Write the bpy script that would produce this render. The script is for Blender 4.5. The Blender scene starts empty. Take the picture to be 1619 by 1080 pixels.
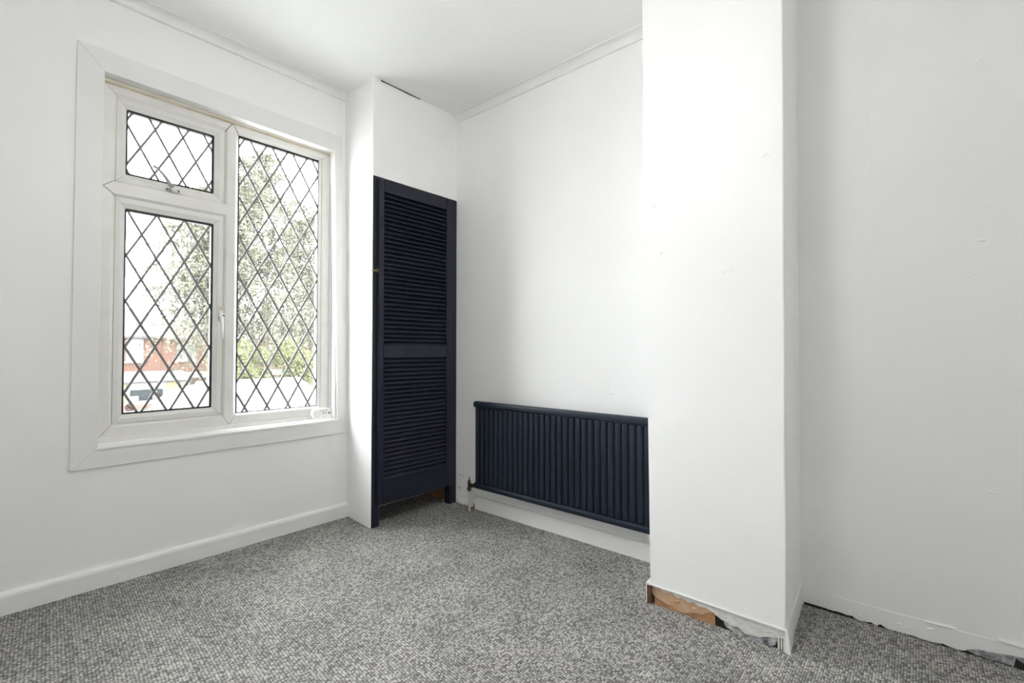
import bpy, bmesh, math, random
from mathutils import Vector, Matrix

# ---------------------------------------------------------------- camera, sky, exposure
scene = bpy.context.scene
COL = scene.collection
PITCH, YAW = 1.125, 38.981
cam_data = bpy.data.cameras.new('camera')
cam_data.sensor_width = 36.0
cam_data.lens = 36.0 * 708.5 / 1619.0
cam_data.clip_start = 0.02
cam = bpy.data.objects.new('camera', cam_data)
COL.objects.link(cam)
cam.location = (2.2988, -1.9464, 0.9360)
cam.rotation_euler = (math.radians(90 + PITCH), 0, math.radians(YAW))
scene.camera = cam

SKY = 22.0
world = bpy.data.worlds.new('overcast_sky')
scene.world = world
world.use_nodes = True
bg = world.node_tree.nodes['Background']
bg.inputs['Color'].default_value = (0.95, 0.975, 1.0, 1)
bg.inputs['Strength'].default_value = SKY
FILL = 17.5  # strength of the added, unseen fill globe

scene.cycles.max_bounces = 14
scene.cycles.diffuse_bounces = 11
scene.cycles.transparent_max_bounces = 16
scene.view_settings.view_transform = 'Standard'
scene.view_settings.look = 'None'
scene.view_settings.exposure = 0.56
scene.view_settings.gamma = 1.0
scene.view_settings.use_curve_mapping = False

# ---------------------------------------------------------------- frames of reference (metres)
DW = math.radians(3.62)      # the window wall is not square to the radiator wall
DC = math.radians(4.28)      # nor is the cupboard front
H = 2.40
XC, YC = 0.2344, -0.5721     # outer corner of the cupboard


def frame(origin, ang):
    """local (a along the wall, n into the room, z)"""
    S = Vector((math.sin(ang), math.cos(ang), 0))
    N = Vector((math.cos(ang), -math.sin(ang), 0))
    O = Vector(origin)
    return lambda a, n, z: O + S * a + N * n + Vector((0, 0, z))


WIN = frame((0, 0, 0), DW)
CLO = frame((XC, YC, 0), DC)
BACK = lambda a, n, z: Vector((a, -n, z))          # radiator wall: a = x, n into the room
WORLD = lambda a, n, z: Vector((a, n, z))


# ---------------------------------------------------------------- materials
def mat(name, color, rough=0.5, metal=0.0, spec=0.5):
    m = bpy.data.materials.new(name)
    m.use_nodes = True
    b = m.node_tree.nodes['Principled BSDF']
    b.inputs['Base Color'].default_value = (*color, 1)
    b.inputs['Roughness'].default_value = rough
    b.inputs['Metallic'].default_value = metal
    b.inputs['Specular IOR Level'].default_value = spec
    return m


def nodes(m):
    return m.node_tree.nodes, m.node_tree.links, m.node_tree.nodes['Principled BSDF']


def noise_paint(name, c0, c1, scale, rough, bump_scale, bump, dist=0.002, spec=0.5, detail=4):
    """colour mottling between two close tones plus a fine relief"""
    m = mat(name, c0, rough, spec=spec)
    n, l, b = nodes(m)
    tc = n.new('ShaderNodeTexCoord')
    t = n.new('ShaderNodeTexNoise'); t.inputs['Scale'].default_value = scale; t.inputs['Detail'].default_value = detail
    r = n.new('ShaderNodeValToRGB')
    r.color_ramp.elements[0].position = 0.3; r.color_ramp.elements[1].position = 0.7
    r.color_ramp.elements[0].color = (*c0, 1); r.color_ramp.elements[1].color = (*c1, 1)
    l.new(tc.outputs['Object'], t.inputs['Vector']); l.new(t.outputs['Fac'], r.inputs['Fac'])
    l.new(r.outputs['Color'], b.inputs['Base Color'])
    t2 = n.new('ShaderNodeTexNoise'); t2.inputs['Scale'].default_value = bump_scale; t2.inputs['Detail'].default_value = 3
    bp = n.new('ShaderNodeBump'); bp.inputs['Strength'].default_value = bump; bp.inputs['Distance'].default_value = dist
    l.new(tc.outputs['Object'], t2.inputs['Vector']); l.new(t2.outputs['Fac'], bp.inputs['Height'])
    l.new(bp.outputs['Normal'], b.inputs['Normal'])
    return m


M = {}
M['wall'] = noise_paint('white_emulsion', (.895, .895, .892), (.915, .915, .912), 3.0, .48, 130, .16)
M['ceiling'] = noise_paint('ceiling_paint', (.89, .89, .885), (.91, .91, .905), 4.0, .7, 160, .15)
M['gloss'] = noise_paint('white_gloss', (.84, .84, .825), (.87, .87, .86), 9.0, .32, 60, .06)
M['casing'] = noise_paint('casing_paint', (.80, .80, .785), (.83, .83, .82), 6.0, .42, 90, .1)
M['upvc'] = noise_paint('aged_plastic', (.76, .75, .715), (.80, .795, .77), 14.0, .38, 40, .03)
M['weld_shade'] = mat('weld_shade_strips', (.35, .34, .32), .7)  # dark tone stands for shade in the weld gaps
M['fillet'] = noise_paint('yellowed_fillet', (.78, .76, .70), (.72, .66, .53), 10.0, .45, 50, .05)
M['stain'] = noise_paint('brown_sealant', (.55, .45, .31), (.72, .68, .58), 22.0, .6, 60, .1)
M['black'] = mat('black_rubber', (.012, .012, .012), .5)
M['lead'] = mat('lead', (.21, .21, .21), .55, .1)
M['navy'] = noise_paint('navy_satin', (.0098, .0120, .0240), (.0118, .0145, .0280), 12.0, .42, 160, .08, spec=.35)
M['navy_rad'] = noise_paint('navy_radiator', (.0080, .0150, .0285), (.0095, .0175, .032), 8.0, .45, 220, .05, spec=.35)
M['brass'] = mat('aged_brass', (.30, .24, .12), .4, .9)
M['dark_brass'] = mat('tarnished_brass', (.10, .085, .05), .45, .8)
M['cream'] = mat('cream_paint', (.66, .60, .48), .45)
M['white_plastic'] = mat('white_plastic', (.88, .88, .86), .35)
M['grey_plastic'] = mat('grey_plastic', (.42, .42, .40), .4)
M['mark'] = mat('grey_print', (.12, .12, .12), .6)
M['soft_mark'] = mat('pale_print', (.45, .45, .44), .6)
M['red_print'] = mat('dark_red_print', (.16, .02, .025), .6)
M['pink_print'] = mat('pink_print', (.85, .62, .62), .6)
M['wood'] = noise_paint('raw_board', (.34, .17, .075), (.46, .26, .13), 30.0, .8, 90, .5)
M['wood_pale'] = noise_paint('torn_board', (.47, .29, .17), (.58, .40, .27), 26.0, .85, 110, .5)
M['wood_dark'] = noise_paint('dark_wood', (.085, .035, .015), (.14, .06, .03), 30.0, .7, 90, .4)
M['torn'] = noise_paint('torn_paint', (.78, .78, .76), (.62, .61, .59), 45.0, .7, 70, .9, dist=.004)
M['smear'] = noise_paint('grey_filler', (.60, .61, .64), (.06, .06, .065), 55.0, .8, 70, .9, dist=.004)
M['void'] = mat('dark_gap', (.018, .017, .016), .9)
M['thread'] = mat('carpet_thread', (.30, .29, .27), .9)


def carpet():
    m = mat('grey_loop_carpet', (.15, .15, .145), .95, spec=.15)
    n, l, b = nodes(m)
    tc = n.new('ShaderNodeTexCoord')
    mp = n.new('ShaderNodeMapping')
    mp.inputs['Rotation'].default_value = (0, 0, math.radians(4))
    mp.inputs['Scale'].default_value = (150, 118, 1)
    l.new(tc.outputs['Object'], mp.inputs['Vector'])
    v = n.new('ShaderNodeTexVoronoi'); v.voronoi_dimensions = '2D'
    v.inputs['Scale'].default_value = 1.0; v.inputs['Randomness'].default_value = .38
    l.new(mp.outputs['Vector'], v.inputs['Vector'])
    # each loop has its own tone
    r1 = n.new('ShaderNodeValToRGB')
    e = r1.color_ramp.elements
    e[0].position = 0.0; e[0].color = (.20, .198, .191, 1)
    e[1].position = 1.0; e[1].color = (.585, .575, .552, 1)
    sx = n.new('ShaderNodeSeparateXYZ')
    l.new(v.outputs['Color'], sx.inputs[0]); l.new(sx.outputs['X'], r1.inputs['Fac'])
    # dark between loops
    r2 = n.new('ShaderNodeValToRGB')
    e = r2.color_ramp.elements
    e[0].position = .22; e[0].color = (1, 1, 1, 1)
    e[1].position = .62; e[1].color = (.31, .31, .31, 1)
    l.new(v.outputs['Distance'], r2.inputs['Fac'])
    mx = n.new('ShaderNodeMix'); mx.data_type = 'RGBA'; mx.blend_type = 'MULTIPLY'
    mx.inputs['Factor'].default_value = 1
    l.new(r1.outputs['Color'], mx.inputs['A']); l.new(r2.outputs['Color'], mx.inputs['B'])
    # broad wear
    t = n.new('ShaderNodeTexNoise'); t.inputs['Scale'].default_value = 5.5; t.inputs['Detail'].default_value = 5
    l.new(tc.outputs['Object'], t.inputs['Vector'])
    r3 = n.new('ShaderNodeValToRGB')
    e = r3.color_ramp.elements
    e[0].position = .3; e[0].color = (.82, .82, .82, 1)
    e[1].position = .7; e[1].color = (1.12, 1.11, 1.09, 1)
    l.new(t.outputs['Fac'], r3.inputs['Fac'])
    mx2 = n.new('ShaderNodeMix'); mx2.data_type = 'RGBA'; mx2.blend_type = 'MULTIPLY'
    mx2.inputs['Factor'].default_value = 1
    l.new(mx.outputs['Result'], mx2.inputs['A']); l.new(r3.outputs['Color'], mx2.inputs['B'])
    l.new(mx2.outputs['Result'], b.inputs['Base Color'])
    inv = n.new('ShaderNodeMath'); inv.operation = 'SUBTRACT'; inv.inputs[0].default_value = 1
    l.new(v.outputs['Distance'], inv.inputs[1])
    bp = n.new('ShaderNodeBump'); bp.inputs['Strength'].default_value = .55; bp.inputs['Distance'].default_value = .004
    l.new(inv.outputs[0], bp.inputs['Height']); l.new(bp.outputs['Normal'], b.inputs['Normal'])
    return m


M['carpet'] = carpet()


def glass():
    m = bpy.data.materials.new('window_glass')
    m.use_nodes = True
    n, l = m.node_tree.nodes, m.node_tree.links
    n.clear()
    out = n.new('ShaderNodeOutputMaterial')
    tr = n.new('ShaderNodeBsdfTransparent'); tr.inputs['Color'].default_value = (.96, .97, .96, 1)
    gl = n.new('ShaderNodeBsdfGlossy'); gl.inputs['Roughness'].default_value = .02
    haze = n.new('ShaderNodeBsdfTranslucent'); haze.inputs['Color'].default_value = (.9, .9, .9, 1)
    fr = n.new('ShaderNodeFresnel'); fr.inputs['IOR'].default_value = 1.45
    mx = n.new('ShaderNodeMixShader')
    l.new(fr.outputs[0], mx.inputs[0]); l.new(tr.outputs[0], mx.inputs[1]); l.new(gl.outputs[0], mx.inputs[2])
    mx2 = n.new('ShaderNodeMixShader'); mx2.inputs[0].default_value = .006     # pale veil that paints bright haze over the view
    l.new(mx.outputs[0], mx2.inputs[1]); l.new(haze.outputs[0], mx2.inputs[2])
    l.new(mx2.outputs[0], out.inputs[0])
    return m


M['glass'] = glass()


def tiled(name, c1, c2, mortar, sx, sy, msize, rough=.8):
    m = mat(name, c1, rough)
    n, l, b = nodes(m)
    tc = n.new('ShaderNodeTexCoord')
    sp = n.new('ShaderNodeSeparateXYZ'); cb = n.new('ShaderNodeCombineXYZ')
    l.new(tc.outputs['Object'], sp.inputs[0])
    l.new(sp.outputs['Y'], cb.inputs['X']); l.new(sp.outputs['Z'], cb.inputs['Y'])
    t = n.new('ShaderNodeTexBrick')
    t.inputs['Color1'].default_value = (*c1, 1); t.inputs['Color2'].default_value = (*c2, 1)
    t.inputs['Mortar'].default_value = (*mortar, 1)
    t.inputs['Scale'].default_value = 1.0; t.inputs['Brick Width'].default_value = sx; t.inputs['Row Height'].default_value = sy
    t.inputs['Mortar Size'].default_value = msize
    l.new(cb.outputs[0], t.inputs['Vector']); l.new(t.outputs['Color'], b.inputs['Base Color'])
    return m


M['brick'] = tiled('red_brick', (.056, .0175, .0075), (.072, .027, .0135), (.058, .038, .026), .225, .075, .009)
M['brick_brown'] = tiled('brown_brick', (0.03956, 0.02337, 0.0151), (0.05394, 0.03416, 0.02337), (0.05034, 0.04315, 0.03596), .225, .075, .009)
M['slate'] = tiled('grey_slate', (0.01834, 0.01898, 0.0205), (0.02589, 0.02654, 0.02805), (0.01079, 0.01079, 0.01187), .30, .16, .012, .5)
M['red_tile'] = tiled('red_roof_tile', (0.05394, 0.03057, 0.02337), (0.06832, 0.04135, 0.03236), (0.03236, 0.01978, 0.01618), .25, .18, .016)
M['pale_slate'] = tiled('wet_slate', (.044, .050, .060), (.064, .070, .080), (.038, .042, .050), .34, .24, .008, .3)
M['render_white'] = mat('white_render', (0.1295, 0.1295, 0.1277), .8)
M['yellow'] = mat('pale_yellow_board', (0.1079, 0.09529, 0.04675), .7)
M['house_glass'] = mat('house_glass', (0.01798, 0.02158, 0.02337), .05)
M['curtain'] = mat('house_blind', (0.07911, 0.0863, 0.0935), .4)
M['lead_grey'] = mat('roofing_felt', (0.04675, 0.04855, 0.05034), .8)
M['poly'] = mat('clear_corrugated_sheet', (0.1223, 0.1241, 0.1223), .4)
M['bark'] = noise_paint('pale_bark', (0.03236, 0.03057, 0.02697), (0.06113, 0.05754, 0.05394), 9.0, .9, 20, .4)
M['ground'] = noise_paint('yard_ground', (.33, .33, .31), (.38, .38, .36), 1.0, .95, 10, .2)
M['paving'] = noise_paint('paving', (0.248, 0.2356, 0.2108), (0.2914, 0.279, 0.2542), 2.0, .95, 10, .2)


def leaf_mat(name, c0, c1):
    m = bpy.data.materials.new(name)
    m.use_nodes = True
    n, l = m.node_tree.nodes, m.node_tree.links
    n.clear()
    out = n.new('ShaderNodeOutputMaterial')
    geo = n.new('ShaderNodeNewGeometry')
    r = n.new('ShaderNodeValToRGB')
    r.color_ramp.elements[0].color = (*c0, 1); r.color_ramp.elements[1].color = (*c1, 1)
    l.new(geo.outputs['Random Per Island'], r.inputs['Fac'])
    d = n.new('ShaderNodeBsdfDiffuse'); t = n.new('ShaderNodeBsdfTranslucent')
    l.new(r.outputs[0], d.inputs['Color']); l.new(r.outputs[0], t.inputs['Color'])
    mx = n.new('ShaderNodeMixShader'); mx.inputs[0].default_value = .4
    l.new(d.outputs[0], mx.inputs[1]); l.new(t.outputs[0], mx.inputs[2])
    l.new(mx.outputs[0], out.inputs[0])
    return m


M['birch_leaf'] = leaf_mat('birch_leaf', (.05, .052, .036), (.135, .136, .10))
M['bush_leaf'] = leaf_mat('bush_leaf', (.045, .052, .026), (.135, .14, .078))


# ---------------------------------------------------------------- mesh helpers
def new_obj(name, me, material, parent=None):
    o = bpy.data.objects.new(name, me)
    COL.objects.link(o)
    if material is not None and len(me.materials) == 0:
        me.materials.append(material)
    if parent is not None:
        o.parent = parent
    return o


def from_bm(name, bm, material, parent=None, smooth=False):
    bmesh.ops.recalc_face_normals(bm, faces=bm.faces[:])
    me = bpy.data.meshes.new(name)
    bm.to_mesh(me); bm.free()
    if smooth:
        for p in me.polygons:
            p.use_smooth = True
    return new_obj(name, me, material, parent)


def add_hexa(bm, F, pts):
    """pts: 8 local points, bottom ring then top ring"""
    v = [bm.verts.new(F(*p)) for p in pts]
    for f in ((0, 1, 2, 3), (4, 5, 6, 7), (0, 1, 5, 4), (1, 2, 6, 5), (2, 3, 7, 6), (3, 0, 4, 7)):
        bm.faces.new([v[i] for i in f])
    return v


def add_box(bm, F, a, n, z):
    return add_hexa(bm, F, [(a[0], n[0], z[0]), (a[1], n[0], z[0]), (a[1], n[1], z[0]), (a[0], n[1], z[0]),
                            (a[0], n[0], z[1]), (a[1], n[0], z[1]), (a[1], n[1], z[1]), (a[0], n[1], z[1])])


def bevel(bm, w, seg=2):
    if w > 0:
        bmesh.ops.recalc_face_normals(bm, faces=bm.faces[:])
        bmesh.ops.bevel(bm, geom=bm.edges[:], offset=w, segments=seg, affect='EDGES', clamp_overlap=True)


def box(name, material, F, a, n, z, parent=None, bev=0.0, seg=2):
    bm = bmesh.new()
    add_box(bm, F, a, n, z)
    bevel(bm, bev, seg)
    return from_bm(name, bm, material, parent)


def add_prism(bm, F, poly, n0, n1):
    """polygon in (a, z) extruded between n0 and n1"""
    k = len(poly)
    A = [bm.verts.new(F(a, n0, z)) for a, z in poly]
    B = [bm.verts.new(F(a, n1, z)) for a, z in poly]
    bm.faces.new(A); bm.faces.new(B[::-1])
    for i in range(k):
        bm.faces.new([A[i], A[(i + 1) % k], B[(i + 1) % k], B[i]])


def prism(name, material, F, poly, n0, n1, parent=None, bev=0.0):
    bm = bmesh.new()
    add_prism(bm, F, poly, n0, n1)
    bevel(bm, bev, 1)
    return from_bm(name, bm, material, parent)


def sweep(name, material, pts0, pts1, parent=None):
    """closed profile ring pts0 joined to ring pts1 (world vectors), both capped"""
    bm = bmesh.new()
    A = [bm.verts.new(p) for p in pts0]
    B = [bm.verts.new(p) for p in pts1]
    k = len(A)
    for i in range(k):
        bm.faces.new([A[i], A[(i + 1) % k], B[(i + 1) % k], B[i]])
    bm.faces.new(A); bm.faces.new(B[::-1])
    return from_bm(name, bm, material, parent)


def add_tube(bm, pts, rad, sides=10, cap=True):
    """round tube through world points; rad a number or one per point"""
    pts = [Vector(p) for p in pts]
    rads = rad if isinstance(rad, (list, tuple)) else [rad] * len(pts)
    rings = []
    ref = Vector((0.3, 0.2, 1)).normalized()
    for i, p in enumerate(pts):
        d = (pts[min(i + 1, len(pts) - 1)] - pts[max(i - 1, 0)]).normalized()
        u = d.cross(ref)
        if u.length < 1e-3:
            u = d.cross(Vector((1, 0, 0)))
        u.normalize(); w = d.cross(u)
        rings.append([bm.verts.new(p + (u * math.cos(t) + w * math.sin(t)) * rads[i])
                      for t in [2 * math.pi * j / sides for j in range(sides)]])
    for r0, r1 in zip(rings, rings[1:]):
        for j in range(sides):
            bm.faces.new([r0[j], r0[(j + 1) % sides], r1[(j + 1) % sides], r1[j]])
    if cap:
        bm.faces.new(rings[0]); bm.faces.new(rings[-1][::-1])


def tube(name, material, pts, rad, parent=None, sides=12, smooth=True):
    bm = bmesh.new()
    add_tube(bm, pts, rad, sides)
    return from_bm(name, bm, material, parent, smooth)


def empty(name, loc):
    o = bpy.data.objects.new(name, None)
    COL.objects.link(o)
    o.location = loc
    o.empty_display_size = .05
    return o


def keep(child, parent):
    """parent without moving: the parent sits away from the origin"""
    child.parent = parent
    child.matrix_parent_inverse = Matrix.Translation(-Vector(parent.location))
    return child


def struct(o, label, cat):
    o['kind'] = 'structure'; o['label'] = label; o['category'] = cat
    return o


def tag(o, label, cat, group=None):
    o['label'] = label; o['category'] = cat
    if group:
        o['group'] = group
    return o


# ================================================================= ROOM SHELL
XR, YF = 3.35, -3.35         # wall behind the camera's right, wall behind the camera

struct(box('floor', M['carpet'], WORLD, (-.60, XR + .1), (YF - .1, .20), (-.12, 0)), 'grey looped carpet covering the whole floor', 'floor')
struct(box('ceiling', M['ceiling'], WORLD, (-.60, XR + .1), (YF - .1, .25), (H, H + .12)), 'flat white painted ceiling', 'ceiling')

# window wall: four blocks round the opening
bm = bmesh.new()
OA0, OA1, OZ0, OZ1 = -1.603, -.628, .560, 2.062
T0, T1 = -.22, 0.0
add_box(bm, WIN, (-3.6, OA0), (T0, T1), (-.05, H + .02))
add_box(bm, WIN, (OA1, .10), (T0, T1), (-.05, H + .02))
add_box(bm, WIN, (OA0, OA1), (T0, T1), (-.05, OZ0))
add_box(bm, WIN, (OA0, OA1), (T0, T1), (OZ1, H + .02))
struct(from_bm('wall_left', bm, M['wall']), 'white painted wall holding the leaded window', 'wall')

# radiator wall
wall_back = struct(box('wall_back', M['wall'], BACK, (-.30, 1.75), (-.14, 0), (-.05, H + .02)), 'white wall behind the navy radiator', 'wall')

# chimney breast: leans a little out of plumb like the real one
CY = .3236
cx0 = lambda z: 1.6427 - (z - .08) * .00858
cx1 = lambda z: 2.0751 + (z - .067) * .00516
bm = bmesh.new()
zb, zt = .0705, H + .02
bmv = add_hexa(bm, BACK, [(cx0(zb), -.06, zb), (cx1(zb), -.06, zb), (cx1(zb), CY, zb), (cx0(zb), CY, zb),
                          (cx0(zt), -.06, zt), (cx1(zt), -.06, zt), (cx1(zt), CY, zt), (cx0(zt), CY, zt)])
bevel(bm, .0025, 2)
chim = struct(from_bm('wall_chimney', bm, M['wall']), 'white chimney breast standing forward beside the radiator', 'chimney breast')

# recess wall right of the chimney breast, with a bulge in the old plaster that ends in a crease
RY = .0307
bm = bmesh.new()
xs = [2.04 + .02 * i for i in range(2)] + [2.08 + .2148 * i / 14 for i in range(15)] + [2.34, 2.45, 2.6, 2.8, 3.1, XR + .05]
zs = [-.05] + [.15 * i for i in range(1, 17)] + [H + .02]


def bulge(x, z):
    u = (x - 2.08) / .2148
    if not 0 <= u <= 1:
        return 0.0
    t = max(0, min(1, (z - .25) / 1.0)); t = t * t * (3 - 2 * t)
    return .011 * t * 4 * u * (1 - u)


grid = [[bm.verts.new((x, RY - bulge(x, z), z)) for x in xs] for z in zs]
for j in range(len(zs) - 1):
    for i in range(len(xs) - 1):
        bm.faces.new([grid[j][i], grid[j][i + 1], grid[j + 1][i + 1], grid[j + 1][i]])
back = [bm.verts.new(c) for c in ((xs[0], .2, zs[0]), (xs[-1], .2, zs[0]), (xs[-1], .2, zs[-1]), (xs[0], .2, zs[-1]))]
bm.faces.new(back)
bm.faces.new([r[0] for r in grid] + [back[3], back[0]])
bm.faces.new([r[-1] for r in grid] + [back[2], back[1]])
bm.faces.new(grid[0] + [back[1], back[0]])
bm.faces.new(grid[-1] + [back[2], back[3]])
wall_recess = from_bm('wall_recess', bm, M['wall'])
for p in wall_recess.data.polygons:
    p.use_smooth = len(p.vertices) == 4 and p.area < .2
# crease stays sharp
me = wall_recess.data
crease_x = xs[16]
for e in me.edges:
    a, b = (me.vertices[i].co for i in e.vertices)
    if abs(a.x - crease_x) < 1e-4 and abs(b.x - crease_x) < 1e-4:
        e.use_edge_sharp = True
struct(wall_recess, 'white recessed wall right of the chimney breast with rough base', 'wall')

struct(box('wall_right', M['wall'], WORLD, (XR, XR + .1), (YF - .1, .2), (-.05, H + .02)), 'white side wall out of view on the right', 'wall')
struct(box('wall_front', M['wall'], WORLD, (-.60, XR + .1), (YF - .1, YF), (-.05, H + .02)), 'white wall behind the viewer', 'wall')

# cupboard: plastered side and header, hollow inside
IB, IT = -.5506, -.5785
wc = bmesh.new()
p_ib, p_it = WIN(IB, 0, 0), WIN(IT, 0, H + .01)
o_b, o_t = CLO(0, 0, 0), CLO(0, 0, H + .01)
i_b, i_t = CLO(.042, -.05, 0), CLO(.042, -.05, H + .01)
q_b, q_t = WIN(IB + .05, 0, 0), WIN(IT + .05, 0, H + .01)
e = WIN(-.5, -.02, 0) - WIN(-.5, 0, 0)
ring_b = [p_ib + e, o_b, CLO(.042, 0, 0), i_b, q_b + e]
ring_t = [p_it + e, o_t, CLO(.042, 0, H + .01), i_t, q_t + e]
A = [wc.verts.new(p) for p in ring_b]; B = [wc.verts.new(p) for p in ring_t]
for i in range(5):
    wc.faces.new([A[i], A[(i + 1) % 5], B[(i + 1) % 5], B[i]])
wc.faces.new(A); wc.faces.new(B[::-1])
add_box(wc, CLO, (.041, .592), (-.05, 0), (1.8698, H + .01))
struct(from_bm('wall_cupboard', wc, M['wall']), 'white plastered corner cupboard walls around the navy louvred door', 'wall')


# open crack between cupboard header and ceiling; thin strip added for a crack's line of shade beside the cupboard
prism('ceiling_crack', M['void'], CLO, [(.045, 2.3935), (.12, 2.3955), (.22, 2.394), (.30, 2.3965), (.30, 2.401), (.045, 2.401)], -.002, .0012, bpy.data.objects['wall_cupboard'])
box('crack_shade_strip', M['wall'], WIN, (-.6030, -.5985), (-.001, .0045), (2.140, 2.357), bpy.data.objects['wall_left'], .001)

# coving along the window wall and the radiator wall
def cove_profile():
    P = [(0, H + .002), (.046, H + .002), (.046, H - .007), (.038, H - .0075)]
    for i in range(1, 7):
        t = math.pi / 2 * i / 7
        P.append((.038 - .030 * math.sin(t), H - .005 - .030 * (1 - math.cos(t))))
    P += [(.008, H - .0365), (.0125, H - .038), (.0125, H - .044), (0, H - .0445)]
    return P


prof = cove_profile()
struct(sweep('trim_1', M['gloss'], [WIN(-3.45, n, z) for n, z in prof], [WIN(-.574, n, z) for n, z in prof]), 'slim white coving above the window', 'coving')
struct(sweep('trim_2', M['gloss'], [BACK(.27, n, z) for n, z in prof], [BACK(1.66, n, z) for n, z in prof]), 'slim white coving above the radiator wall', 'coving')

# skirting boards
sk = [(0, 0), (.017, 0), (.017, .062), (.0145, .071), (.008, .0775), (0, .079)]
struct(sweep('baseboard_left', M['gloss'], [WIN(-3.45, n, z) for n, z in sk], [WIN(-.5505, n, z) for n, z in sk]), 'white skirting board under the window', 'skirting')
sk2 = [(0, -.002), (.015, -.002), (.015, .066), (.012, .074), (0, .077)]
bb = struct(sweep('baseboard_back', M['gloss'], [BACK(.4502, n, z) for n, z in sk2], [BACK(1.63, n, z) for n, z in sk2]), 'white skirting board under the radiator', 'skirting')
prism('exposed_wood', M['wood_dark'], BACK, [(.436, 0), (.452, 0), (.452, .030), (.447, .037), (.441, .024), (.437, .012)], 0, .012, bb)

# bare strip left of the skirting: chipped plaster at the floor
for i, poly in enumerate(([(.288, 0), (.322, 0), (.318, .009), (.306, .013), (.300, .024), (.293, .027), (.286, .020)],
                          [(.345, .0), (.395, .0), (.390, .008), (.372, .012), (.362, .006), (.350, .011)],
                          [(.295, .094), (.335, .090), (.333, .097), (.312, .104), (.296, .101)],
                          [(.300, .175), (.352, .163), (.349, .171), (.326, .178), (.303, .184)])):
    prism('plaster_chip', M['torn'], BACK, poly, 0, .0035, wall_back, .0008)


# small paint blisters on the walls
def blister(parent, F, a, z, la, lz, h, ang=0.0):
    bm = bmesh.new()
    rows, cols = 3, 9
    top = bm.verts.new(F(a, h, z))
    prev = None
    ca, sa = math.cos(ang), math.sin(ang)
    for r in range(1, rows + 1):
        f = r / rows
        ring = []
        for c in range(cols):
            t = 2 * math.pi * c / cols
            u, w = la * f * math.cos(t), lz * f * math.sin(t)
            ring.append(bm.verts.new(F(a + u * ca - w * sa, h * (1 - f * f) - (.0006 if r == rows else 0), z + u * sa + w * ca)))
        for c in range(cols):
            if prev is None:
                bm.faces.new([top, ring[c], ring[(c + 1) % cols]])
            else:
                bm.faces.new([prev[c], ring[c], ring[(c + 1) % cols], prev[(c + 1) % cols]])
        prev = ring
    return from_bm('paint_blister', bm, M['wall'], parent, True)


CH = lambda a, n, z: Vector((a, -CY - n, z))
RC = lambda a, n, z: Vector((a, -(-RY) - n, z))
for a, z, la, lz, h, g in ((2.030, 1.565, .012, .006, .004, .5), (2.043, 1.560, .006, .003, .003, .4), (1.668, 1.475, .013, .006, .004, -.2),
                           (1.692, 1.295, .008, .005, .004, .6), (1.905, 1.202, .008, .004, .003, 0), (1.930, 1.205, .006, .003, .003, .3),
                           (1.80, .55, .008, .004, .002, 0), (1.97, .83, .006, .004, .002, 1)):
    blister(chim, CH, a, z, la, lz, h * .55, g)
for a, z, la, lz, h, g in ((2.560, 1.836, .010, .005, .004, .5), (2.566, 1.380, .008, .004, .003, 0), (2.560, 1.275, .013, .006, .004, .1),
                           (2.525, 1.165, .013, .006, .003, .3), (2.570, .505, .013, .006, .004, -.2), (2.125, .438, .012, .006, .003, 0),
                           (2.127, .352, .007, .004, .004, -.7), (2.175, .345, .005, .003, .003, 0), (2.40, .25, .007, .004, .003, 0),
                           (2.33, .31, .004, .003, .002, 0), (2.42, .20, .005, .003, .002, 1)):
    blister(wall_recess, RC, a, z, la, lz, h * .55, g)
for a, z, la, lz, h, g in ((.30, .80, .008, .014, .003, 0), (1.33, .735, .010, .006, .003, 0), (.98, .745, .006, .004, .003, 0), (1.02, .78, .005, .003, .002, 0)):
    blister(wall_back, BACK, a, z, la, lz, h, g)

# ================================================================= WINDOW
window = struct(empty('window_1', WIN(-1.11, -.05, .58)), 'white plastic casement window with diamond leaded glass', 'window')


def wpart(o, parent=window):
    return keep(o, parent) if parent is window else o


G = .0011       # half width of a weld line


def member(name, horizontal, w0, sgn, e0, e1, profile, material, F=WIN):
    """bar of a frame: the profile (w, n) is laid off from the edge w0 in direction sgn; e0(w), e1(w) give the ends along it"""
    def pt(w, n, l):
        return F(l, n, w0 + sgn * w) if horizontal else F(w0 + sgn * w, n, l)
    bm = bmesh.new()
    A = [bm.verts.new(pt(w, n, e0(w))) for w, n in profile]
    B = [bm.verts.new(pt(w, n, e1(w))) for w, n in profile]
    k = len(profile)
    for i in range(k):
        bm.faces.new([A[i], A[(i + 1) % k], B[(i + 1) % k], B[i]])
    bm.faces.new(A); bm.faces.new(B[::-1])
    return from_bm(name, bm, material)


FL, FR, FB, FT = -1.592, -.632, .578, 2.044      # outer edges of the fixed frame
MS, TZ = -1.1265, 1.6125                          # centre lines of mullion and transom
fp = [(0, -.105), (0, -.050), (.030, -.050), (.041, -.060), (.041, -.105)]
fpb = [(0, -.105), (0, -.050), (.040, -.050), (.0505, -.060), (.0505, -.105)]
fpr = [(0, -.105), (0, -.050), (.042, -.050), (.066, -.062), (.066, -.105)]
fpt = [(0, -.105), (0, -.050), (.032, -.050), (.0455, -.060), (.0455, -.105)]


def ratio(pa, pb):
    return pa[3][0] / pb[3][0]


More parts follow.
